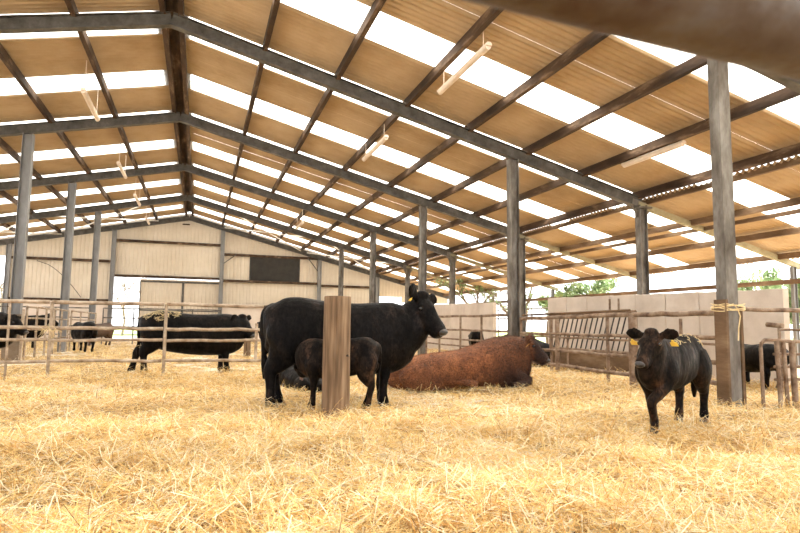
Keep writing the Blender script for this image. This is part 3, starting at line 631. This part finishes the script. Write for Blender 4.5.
TORSO = [(-.92, 1.12, .86, .10), (-.86, 1.24, .74, .20), (-.74, 1.31, .62, .27), (-.54, 1.335, .54, .30), (-.3, 1.305, .46, .325), (0, 1.275, .41, .345), (.28, 1.27, .39, .345), (.52, 1.285, .39, .32), (.72, 1.29, .40, .28), (.90, 1.22, .44, .235), (1.02, 1.10, .52, .17), (1.07, .98, .62, .10)]
def animal(name, label, cat, loc, heading, sc=1.0, lift=0.0, widen=1.0, head=(1.22, 0, 1.36), hdir=(.8, 0, -.6), hroll=0.0, aniso=(1, 1, 1), mz=.92, el=1.0, hs=1.0, ears=(.0, .0), legs=(0, 0, 0, 0), coat='black', tags=(), group=None,
           fur_n=0, fur_len=.03, voxel=.016, tail=(0, 0), custom_front=None, lying=False, neck=None, udder=False, legscale=1.0, torso=None, details=True, coatf=None, sink=0.0, tagm='tag'):
    root = thing(name, label, cat, (loc[0], loc[1], hz(*loc) + .05 - sink), heading, group); root.scale = (1, 1, 1)
    b = MB(); T = torso or TORSO
    T2 = []
    for (x, zt, zb, hw) in T:
        zb2 = zb + lift if not lying else zb
        T2.append((x, 0, (zt + zb2) / 2, hw * widen, (zt - zb2) / 2))
    loft(b, T2, (0, 1, 0), 26, 4, 2.35)
    hd = V(hdir).normalized(); up = V((0, 0, 1)); hy = up.cross(hd).normalized(); hzv = hd.cross(hy)
    if hroll: q = Matrix.Rotation(hroll, 3, hd); hy = q @ hy; hzv = q @ hzv
    H = V(head); P = lambda x, y, z: H + (hd * x + hy * y + hzv * z) * hs
    # neck
    nb = neck or [(.52, 0, .98, .22, .30), (.80, 0, 1.05, .19, .27)]
    pe = P(.03, 0, -.10); pl_ = V(nb[-1][:3]); mid = pl_.lerp(pe, .5) + V((0, 0, .01))
    loft(b, nb + [(*mid, .125 * hs + .02, .18 * hs + .015), (*pe, .095 * hs, .13 * hs)], (0, 1, 0) if abs(hd.x) > .5 else tuple((V((0, 1, 0)) + hy).normalized()), 22, 5)
    # head
    Hs = [(-.08, .07, .09, -.12), (-.03, .115, .14, -.13), (.05, .138, .175, -.145), (.13, .140, .178, -.15), (.22, .124, .162, -.148), (.30, .106, .135, -.14), (.37, .102, .118, -.135), (.43, .106, .105, -.133), (.475, .090, .082, -.132), (.495, .050, .045, -.135)]
    k_ = lambda x: 1 - (1 - mz) * max(0, min(1, (x - .1) / .2))
    loft(b, [(*P(x, 0, z), a * hs * k_(x), c * hs * (.5 + .5 * k_(x))) for (x, a, c, z) in Hs], tuple(hy), 22, 4, 2.4)
    blob(b, P(-.02, 0, .0), (.09 * hs, .085 * hs, .065 * hs), tuple(hy))
    for s in (1, -1): blob(b, P(.11, s * .105, -.05), (.05 * hs, .035 * hs, .03 * hs))
    ear_tips = []
    for s, eu in zip((1, -1), ears):
        pts = [(.0, .09, -.045, .034, .030), (-.01, .14, -.045 + eu * .2, .052, .024), (-.02, .21, -.045 + eu * .5, .088, .018), (-.02, .285, -.05 + eu * .85, .080, .015), (-.01, .345, -.055 + eu, .028, .011)]
        loft(b, [(*P(x, s * (.09 + (y - .09) * el), z), a * hs, c * hs) for x, y, z, a, c in pts], tuple((up + hzv * .6).normalized()), 16, 4, 2.0); ear_tips.append(P(-.0, s * (.09 + .17 * el), -.085 + eu * .65))
    hoofs = []
    if not lying:
        for s, dx in ((1, legs[0]), (-1, legs[1])):       # hind legs
            q = lambda x, z, y: (x + dx * (1 - min(z, .9) / .9), s * y, z)
            loft(b, [(*q(-.60, 1.08, .13), .12, .22), (*q(-.62, .88, .17), .14, .27), (*q(-.62, .70, .18), .125, .22), (*q(-.68, .56, .165), .088, .145), (*q(-.74, .45, .155), .065, .092), (*q(-.72, .34, .15), .055, .064), (*q(-.69, .2, .145), .053, .058), (*q(-.67, .12, .145), .062, .068), (*q(-.65, .04, .145), .060, .076)], (0, 1, 0), 18, 4)
            hoofs.append(q(-.63, 0, .145))
        for i, (s, dx) in enumerate(((1, legs[2]), (-1, legs[3]))):
            if custom_front and custom_front[0] == i:
                loft(b, custom_front[1], (0, 1, 0), 18, 4); hoofs.append(custom_front[2]); continue
            q = lambda x, z, y: (x + dx * (1 - min(z, .85) / .85), s * y, z)
            loft(b, [(*q(.60, 1.0, .13), .10, .20), (*q(.62, .82, .165), .12, .19), (*q(.61, .66, .155), .098, .145), (*q(.61, .52, .145), .072, .09), (*q(.625, .42, .14), .068, .076), (*q(.62, .30, .14), .053, .056), (*q(.62, .17, .14), .051, .054), (*q(.625, .11, .14), .060, .063), (*q(.64, .04, .14), .06, .072)], (0, 1, 0), 18, 4)
            hoofs.append(q(.645, 0, .14))
        ty, tx = tail
        loft(b, [(-.80, 0, 1.22, .04, .04), (-.91, ty * .1, 1.15, .032, .032), (-.945 - tx * .3, ty * .4, .95, .028, .028), (-.93 - tx * .6, ty * .7, .70, .026, .026), (-.92 - tx, ty, .52, .048, .048), (-.92 - tx, ty * 1.1, .34, .022, .022)], (0, 1, 0), 12, 4)
    else:
        blob(b, (-.72, -.28, .14), (.42, .16, .22)); blob(b, (-.72, .28, .14), (.42, .16, .22))
        for s in (-1, 1):
            loft(b, [(.62, s * .25, .36, .12, .16), (.80, s * .31, .17, .09, .10), (1.02, s * .31, .08, .065, .07), (.9, s * .37, .03, .05, .05), (.68, s * .40, .02, .045, .045)], (0, 1, 0), 14, 4)
        loft(b, [(-.3, -.30, .12, .09, .09), (-.1, -.40, .06, .055, .06), (.1, -.42, .03, .05, .05)], (0, 1, 0), 12, 4)
    AN = lambda v: V((v.x * aniso[0], v.y * aniso[1], v.z * aniso[2]))
    b.v = [AN(v) * sc for v in b.v]
    MB_build = MB.build
    body = bake(b, 'body', M[coat], root, voxel * sc if sc < 1 else voxel, 5, coatf)
    if fur_n: tag(fur(body, fur_n, fur_len, M[coat], root, curl=.9 if coat == 'bull' else .35, lift=.4 if coat == 'bull' else .25, width=.0045 if coat == 'bull' else .0025), kind='stuff')
    if details:
        mb = MB(); loft(mb, [(*(P(x, 0, z) * sc), a * hs * sc * mz, c * hs * sc * (.5 + .5 * mz)) for (x, a, c, z) in [(.445, .070, .050, -.095), (.466, .086, .064, -.104), (.486, .080, .060, -.115), (.503, .044, .034, -.125)]], tuple(hy), 20, 3, 2.4); muz = mb.build('muzzle', M['muzzle'], root, True)
        for s in (1, -1):
            mb = MB(); c = P(.125, s * .128, -.07) * sc; blob(mb, c, (.026 * hs * sc,) * 3); mb.build('eye', M['eye'], root, True)
            mb = MB(); c = P(.478, s * .045, -.10) * sc; blob(mb, c, (.018 * hs * sc, .015 * hs * sc, .018 * hs * sc)); mb.build('nostril', M['eye'], muz, True)
        for h_ in hoofs:
            mb = MB(); x, y, z = [k * sc for k in h_]
            loft(mb, [(x - .01 * sc, y, .075 * sc + z, .050 * sc, .060 * sc), (x, y, .03 * sc + z, .056 * sc, .072 * sc), (x + .01 * sc, y, -.01 * sc + z, .060 * sc, .082 * sc)], (0, 1, 0), 14, 2); mb.build('hoof', M['hoof'], root, True)
    if udder:
        mb = MB(); blob(mb, (-.36 * sc, 0, .50 * sc), (.16 * sc, .13 * sc, .13 * sc))
        for sx in (-.07, .07):
            for s in (-.06, .06): mb.tube([((-.36 + sx) * sc, s * sc, .42 * sc), ((-.36 + sx) * sc, s * sc * 1.1, .33 * sc)], .013 * sc, 8)
        mb.build('udder', M['udder'], root, True)
    for side_, size in tags:
        c = ear_tips[side_] * sc; w = size * sc
        mb = MB(); bb = hy * w * .5; uu = V((0, 0, 1)); fwd = hd * 1.0
        cc = c + hd * (.026 * hs * sc) - V((0, 0, .02))
        mb.prof(cc - fwd * .003, cc + fwd * .003, [(-w * .14, w * .15), (w * .14, w * .15), (w * .16, -w * .15), (w * .5, -w * .35), (w * .5, -w * 1.05), (-w * .5, -w * 1.05), (-w * .5, -w * .35), (-w * .16, -w * .15)], up=uu)
        tg = mb.build('ear_tag', M[tagm], root); tg['label'] = 'yellow plastic ear tag' if tagm == 'tag' else 'orange plastic ear tag'
    if aniso != (1, 1, 1):
        for ch in root.children_recursive:
            if ch.name.split('.')[0] in ('body', 'coat_hair'): continue
            for v_ in ch.data.vertices: v_.co = AN(v_.co)
    return root

def straw_bits(root, n, where, ln):
    """loose straws lying on an animal's back"""
    body = [c for c in root.children if c.name.startswith('body')][0]; vs = [v for v in body.data.vertices if where(v.co) and v.normal.z > .2]
    if not vs: return
    b = MB(); rnd = random.Random(5); cs = [rnd.choice(vs).co for _ in range(6)]
    near = [v for v in vs if min((v.co - c).length for c in cs) < .14]
    for _ in range(n):
        v = rnd.choice(near); a = rnd.uniform(0, 6.3); d = V((math.cos(a), math.sin(a), 0)); d = (d - v.normal * d.dot(v.normal)).normalized(); l = rnd.uniform(.4, 1) * ln; p = v.co + v.normal * .006
        b.tube([p - d * l / 2, p + v.normal * .01, p + d * l / 2], .0028, 4)
    o = b.build('clinging_straw', M['twine'], root); o['label'] = 'bits of straw stuck to the coat'; o['kind'] = 'stuff'
# the mother cow
animal('cow', 'large black cow standing side-on behind the log post, looking right', 'cow', (1.67, 7.60), -.03, 1.0, head=(1.13, -.10, 1.365), hdir=(.46, -.54, -.70), ears=(-.01, .16), legs=(-.04, -.16, .02, -.04), aniso=(1, 1, 1.03),
       fur_n=26000, fur_len=.028, voxel=.015, neck=[(.50, 0, .93, .25, .36), (.80, 0, .93, .22, .37), (.98, -.02, 1.02, .18, .29)], tags=((1, .05),), udder=True, hs=1.10, el=1.3, mz=.88, group='cows in the barn', tail=(.02, -.04), sink=.02)
# suckling calf
animal('calf', 'small black calf suckling under the cow, seen rear-on behind the log post', 'calf', (1.60, 7.00), math.pi - .42, .63, lift=.16, widen=.82, head=(.92, -.22, .80), hdir=(.70, -.60, .1), hs=.85, legs=(-.02, .10, -.04, .1), coat='calf', aniso=(.80, 1, 1.0),
       fur_n=12000, fur_len=.022, voxel=.016, neck=[(.55, 0, .92, .18, .26), (.80, -.08, .85, .15, .20)], group='calves in the barn', tail=(.05, -.04), sink=.02)
# walking calf: its left foreleg bent in mid step
cf = (0, [(.60, .12, 1.0, .10, .18), (.66, .16, .80, .105, .17), (.74, .13, .66, .082, .115), (.87, .08, .53, .068, .082), (.96, .03, .44, .062, .066), (.93, .02, .31, .048, .050), (.87, .02, .18, .046, .048), (.875, .02, .11, .056, .058), (.90, .02, .04, .056, .066)], (.91, .02, 0))
wc = animal('calf', 'black calf with two yellow ear tags walking towards the camera on the right', 'calf', (4.62, 5.04), math.pi + .52, .745, lift=.14, widen=.74, head=(.97, .04, 1.35), hdir=(.69, -.11, -.66), mz=.72, hs=1.02, ears=(.03, .03), legs=(-.20, 0, 0, -.26), coat='calf', aniso=(.97, 1, .93),
       fur_n=20000, fur_len=.022, voxel=.016, custom_front=cf, neck=[(.52, 0, .93, .17, .30), (.80, .03, 1.0, .14, .26)], tags=((0, .09), (1, .09)), group='calves in the barn', tail=(0, 0), sink=.02)
straw_bits(wc, 60, lambda p: p.z > .80 and p.x < .25, .07)
# cow behind the left fence
lc = animal('cow', 'black cow walking right behind the left rail fence, straw on its rump', 'cow', (-.17, 13.42), -.02, 1.0, aniso=(1.06, 1, .97), head=(1.0, -.03, 1.22), hdir=(.55, -.45, -.70), ears=(.0, .02), legs=(-.42, -.14, -.02, .12), widen=1.05, fur_n=6000, fur_len=.03, voxel=.02, neck=[(.50, 0, .92, .24, .36), (.76, 0, .98, .2, .32)], group='cows in the barn', sink=.04)
straw_bits(lc, 160, lambda p: p.x < -.2 and p.y < 0.05 and p.z > .5, .12)
# cow at the left edge
animal('cow', 'black cow at the left edge of the picture, only its head reaching in', 'cow', (-4.93, 16.0), -.05, .92, head=(1.0, 0, 1.18), hdir=(.75, -.2, -.63), voxel=.025, group='cows in the barn')
animal('calf', 'small black calf standing far back between the left posts and the bright doorway', 'calf', (-3.72, 23.1), math.pi / 2 + .5, .78, lift=.08, head=(.95, 0, 1.1), hdir=(.6, 0, -.8), voxel=.03, details=False, group='calves in the barn')
animal('calf', 'dark brown calf far back beside the bright doorway, behind the small black one', 'calf', (-3.9, 27.5), math.pi + .8, .72, lift=.08, coat='darkbrown', head=(1.0, 0, 1.2), voxel=.03, details=False, group='calves in the barn')
animal('cow', 'dark cow standing behind the pale receding gate on the far left', 'cow', (-6.3, 25.2), .2, .95, head=(1.1, 0, 1.3), voxel=.03, details=False, group='cows in the barn')
animal('cow', 'dark cow deep in the left aisle near the gable wall', 'cow', (-8.3, 23.5), .5, .95, head=(1.1, 0, 1.2), voxel=.03, details=False, group='cows in the barn')
animal('calf', 'black calf half hidden behind the big cow\'s rump, beyond the fence', 'calf', (2.72, 20.4), math.pi, .78, lift=.06, head=(1.05, .1, 1.3), hdir=(.7, .3, -.65), voxel=.025, group='calves in the barn')
LT = [(-1.30, .20, .0, .10), (-1.15, .33, -.08, .24), (-.88, .44, -.1, .36), (-.45, .51, -.1, .42), (-.05, .56, -.1, .44), (.28, .66, -.1, .43), (.55, .76, -.1, .41), (.80, .80, -.06, .37), (1.0, .78, .0, .30), (1.12, .66, .12, .19)]
def bull_coat(v):
    f = max(0, min(1, (v.x - 1.03) / .16)); s = max(0, min(1, (v.x - .1) / .5)) * .60 + max(0, min(1, (.42 - v.z) / .3)) * .42
    return min(1, max(f, s))
animal('bull', 'red-brown curly-coated bull lying in the straw facing right', 'bull', (4.19, 9.25), -.12, 1.0, lying=True, torso=LT, head=(1.16, -.08, .76), hdir=(.62, -.30, -.64), hs=.92, mz=1.0, el=1.35, ears=(.0, .02), coat='bull', neck=[(.72, 0, .48, .32, .32), (.95, 0, .50, .26, .27)],
       fur_n=45000, fur_len=.045, voxel=.017, tags=((1, .07),), tagm='tag_orange', coatf=bull_coat, group=None)
LC = [(x, z * .9, zb, w * .9) for x, z, zb, w in LT]
animal('calf', 'small black calf lying in the straw beyond the big cow\'s udder', 'calf', (1.52, 9.55), 1.9, .52, lying=True, torso=LC, head=(1.15, .02, .66), hdir=(.7, -.1, -.6), hs=.9, voxel=.025, neck=[(.72, 0, .42, .26, .26), (.95, 0, .44, .2, .22)], group='calves in the barn')
animal('calf', 'black calf standing behind the hurdle at the right edge, rear to the camera', 'calf', (8.90, 7.85), 1.25, .70, aniso=(1, 1.1, .76), lift=.0, widen=1.35, head=(1.1, 0, 1.1), hdir=(.6, 0, -.8), voxel=.02, fur_n=8000, fur_len=.02, coat='black', group='calves in the barn')
animal('cow', 'black cow lying behind the rusty rails just right of the bull\'s head', 'cow', (8.75, 13.9), math.pi - .9, .95, lying=True, torso=LT, head=(1.2, .02, .8), hdir=(.7, -.1, -.6), voxel=.03, neck=[(.72, 0, .48, .32, .32), (.95, 0, .50, .26, .27)], details=False, group='cows in the barn')
animal('calf', 'black calf seen between the rails, under the big cow\'s muzzle', 'calf', (8.4, 17.6), 1.2, .68, lift=.0, head=(1.05, 0, 1.0), hdir=(.6, 0, -.8), voxel=.03, details=False, group='calves in the barn')

# ------------------------------------------------------------ outside: trees
def tree(name, label, loc, h, leaves, lsize, spread, seed, twigs=5, trunk=.12, group='trees outside the barn', zc=.6, up=.6):
    rnd = random.Random(seed); t = thing(name, label, 'tree', loc, 0, group); b = MB(); tips = []
    def br(p, d, l, r, k):
        mid = p + d * l * .5 + V((rnd.gauss(0, .04), rnd.gauss(0, .04), 0)) * l; q = p + d * l
        b.tube([p, mid, q], r, 5, [r, r * .8, r * .6]); tips.append(q); tips.append(mid)
        if k > 0:
            for _ in range(3 if k > 1 else 4):
                e = (d + V((rnd.gauss(0, spread), rnd.gauss(0, spread), rnd.gauss(.1, spread * .6)))).normalized()
                br(p + d * l * rnd.uniform(.5, 1), e, l * rnd.uniform(.55, .8), r * .6, k - 1)
    br(V((0, 0, -.2)), V((0, 0, 1)), h * .4, trunk, twigs)
    b.build('trunk', M['bark'], t)
    if leaves:
        L_ = MB()
        for _ in range(leaves):
            c = rnd.choice(tips[2:]) + V([rnd.gauss(0, .18 * lsize * 4) for _ in range(3)]); a = V([rnd.gauss(0, 1) for _ in range(3)]).normalized(); e = a.cross(V([rnd.gauss(0, 1) for _ in range(3)])).normalized(); s = lsize * rnd.uniform(.6, 1.2)
            L_.add([c - a * s, c + e * s * .4, c + a * s, c - e * s * .4], [(0, 1, 2, 3)])
        L_.build('foliage', M['leaf'], t)
    return t
def outp(px, dist):
    d = ground_dir(px); return (d.x * dist, d.y * dist, 0)
tree('leafy_tree', 'green leafy treetop showing above the middle of the concrete wall', outp(598, 28), 3.9, 2600, .10, .45, 3, 4)
tree('leafy_tree', 'green leafy branches above the concrete wall by the right edge', outp(768, 26), 3.9, 1500, .12, .5, 5, 4)
tree('leafy_tree', 'green shrub seen past the lean-to to the right of the wall end', outp(806, 21), 2.8, 2500, .10, .5, 8, 4)
tree('leafy_tree', 'pale leafy shrub seen between the two concrete walls', outp(548, 30), 3.6, 3500, .10, .5, 9, 4)
tree('bare_tree', 'bare branched tree seen left of the tall post', outp(478, 34), 5.5, 700, .10, .6, 12, 4)
tree('bare_tree', 'bare branched tree behind the gap left of the big concrete wall', outp(525, 33), 5.5, 300, .10, .7, 13, 4)
tree('bare_tree', 'slender bare tree outside the bright gable doorway', outp(124, 52), 6, 0, .1, .4, 14, 4, trunk=.1)
tree('bare_tree', 'bare branched tree outside beyond the open left corner', outp(2, 56), 6, 0, .1, .5, 15, 4)

# ------------------------------------------------------------ light
w = bpy.data.worlds.new('sky'); SC.world = w; w.use_nodes = True
bg = w.node_tree.nodes['Background']; bg.inputs['Color'].default_value = (0.96, 0.98, 1.0, 1); bg.inputs['Strength'].default_value = 3.5
sun = bpy.data.lights.new('sun', 'SUN'); sun.energy = 24.0; sun.angle = math.radians(8); sun.color = (1, .95, .86)
so = bpy.data.objects.new('sun', sun); C.objects.link(so); so.rotation_euler = V((.95, .15, 1)).to_track_quat('Z', 'Y').to_euler()
SC.view_settings.view_transform = 'Standard'; SC.view_settings.look = 'None'; SC.view_settings.gamma = 1; SC.view_settings.exposure = -0.12
SC.view_settings.use_curve_mapping = False
try:
    SC.cycles.use_denoising = True; SC.cycles.use_adaptive_sampling = False; SC.cycles.denoising_prefilter = 'ACCURATE'; SC.cycles.caustics_reflective = False; SC.cycles.caustics_refractive = False; SC.cycles.max_bounces = 8; SC.cycles.diffuse_bounces = 5; SC.cycles.transparent_max_bounces = 12
except Exception: pass
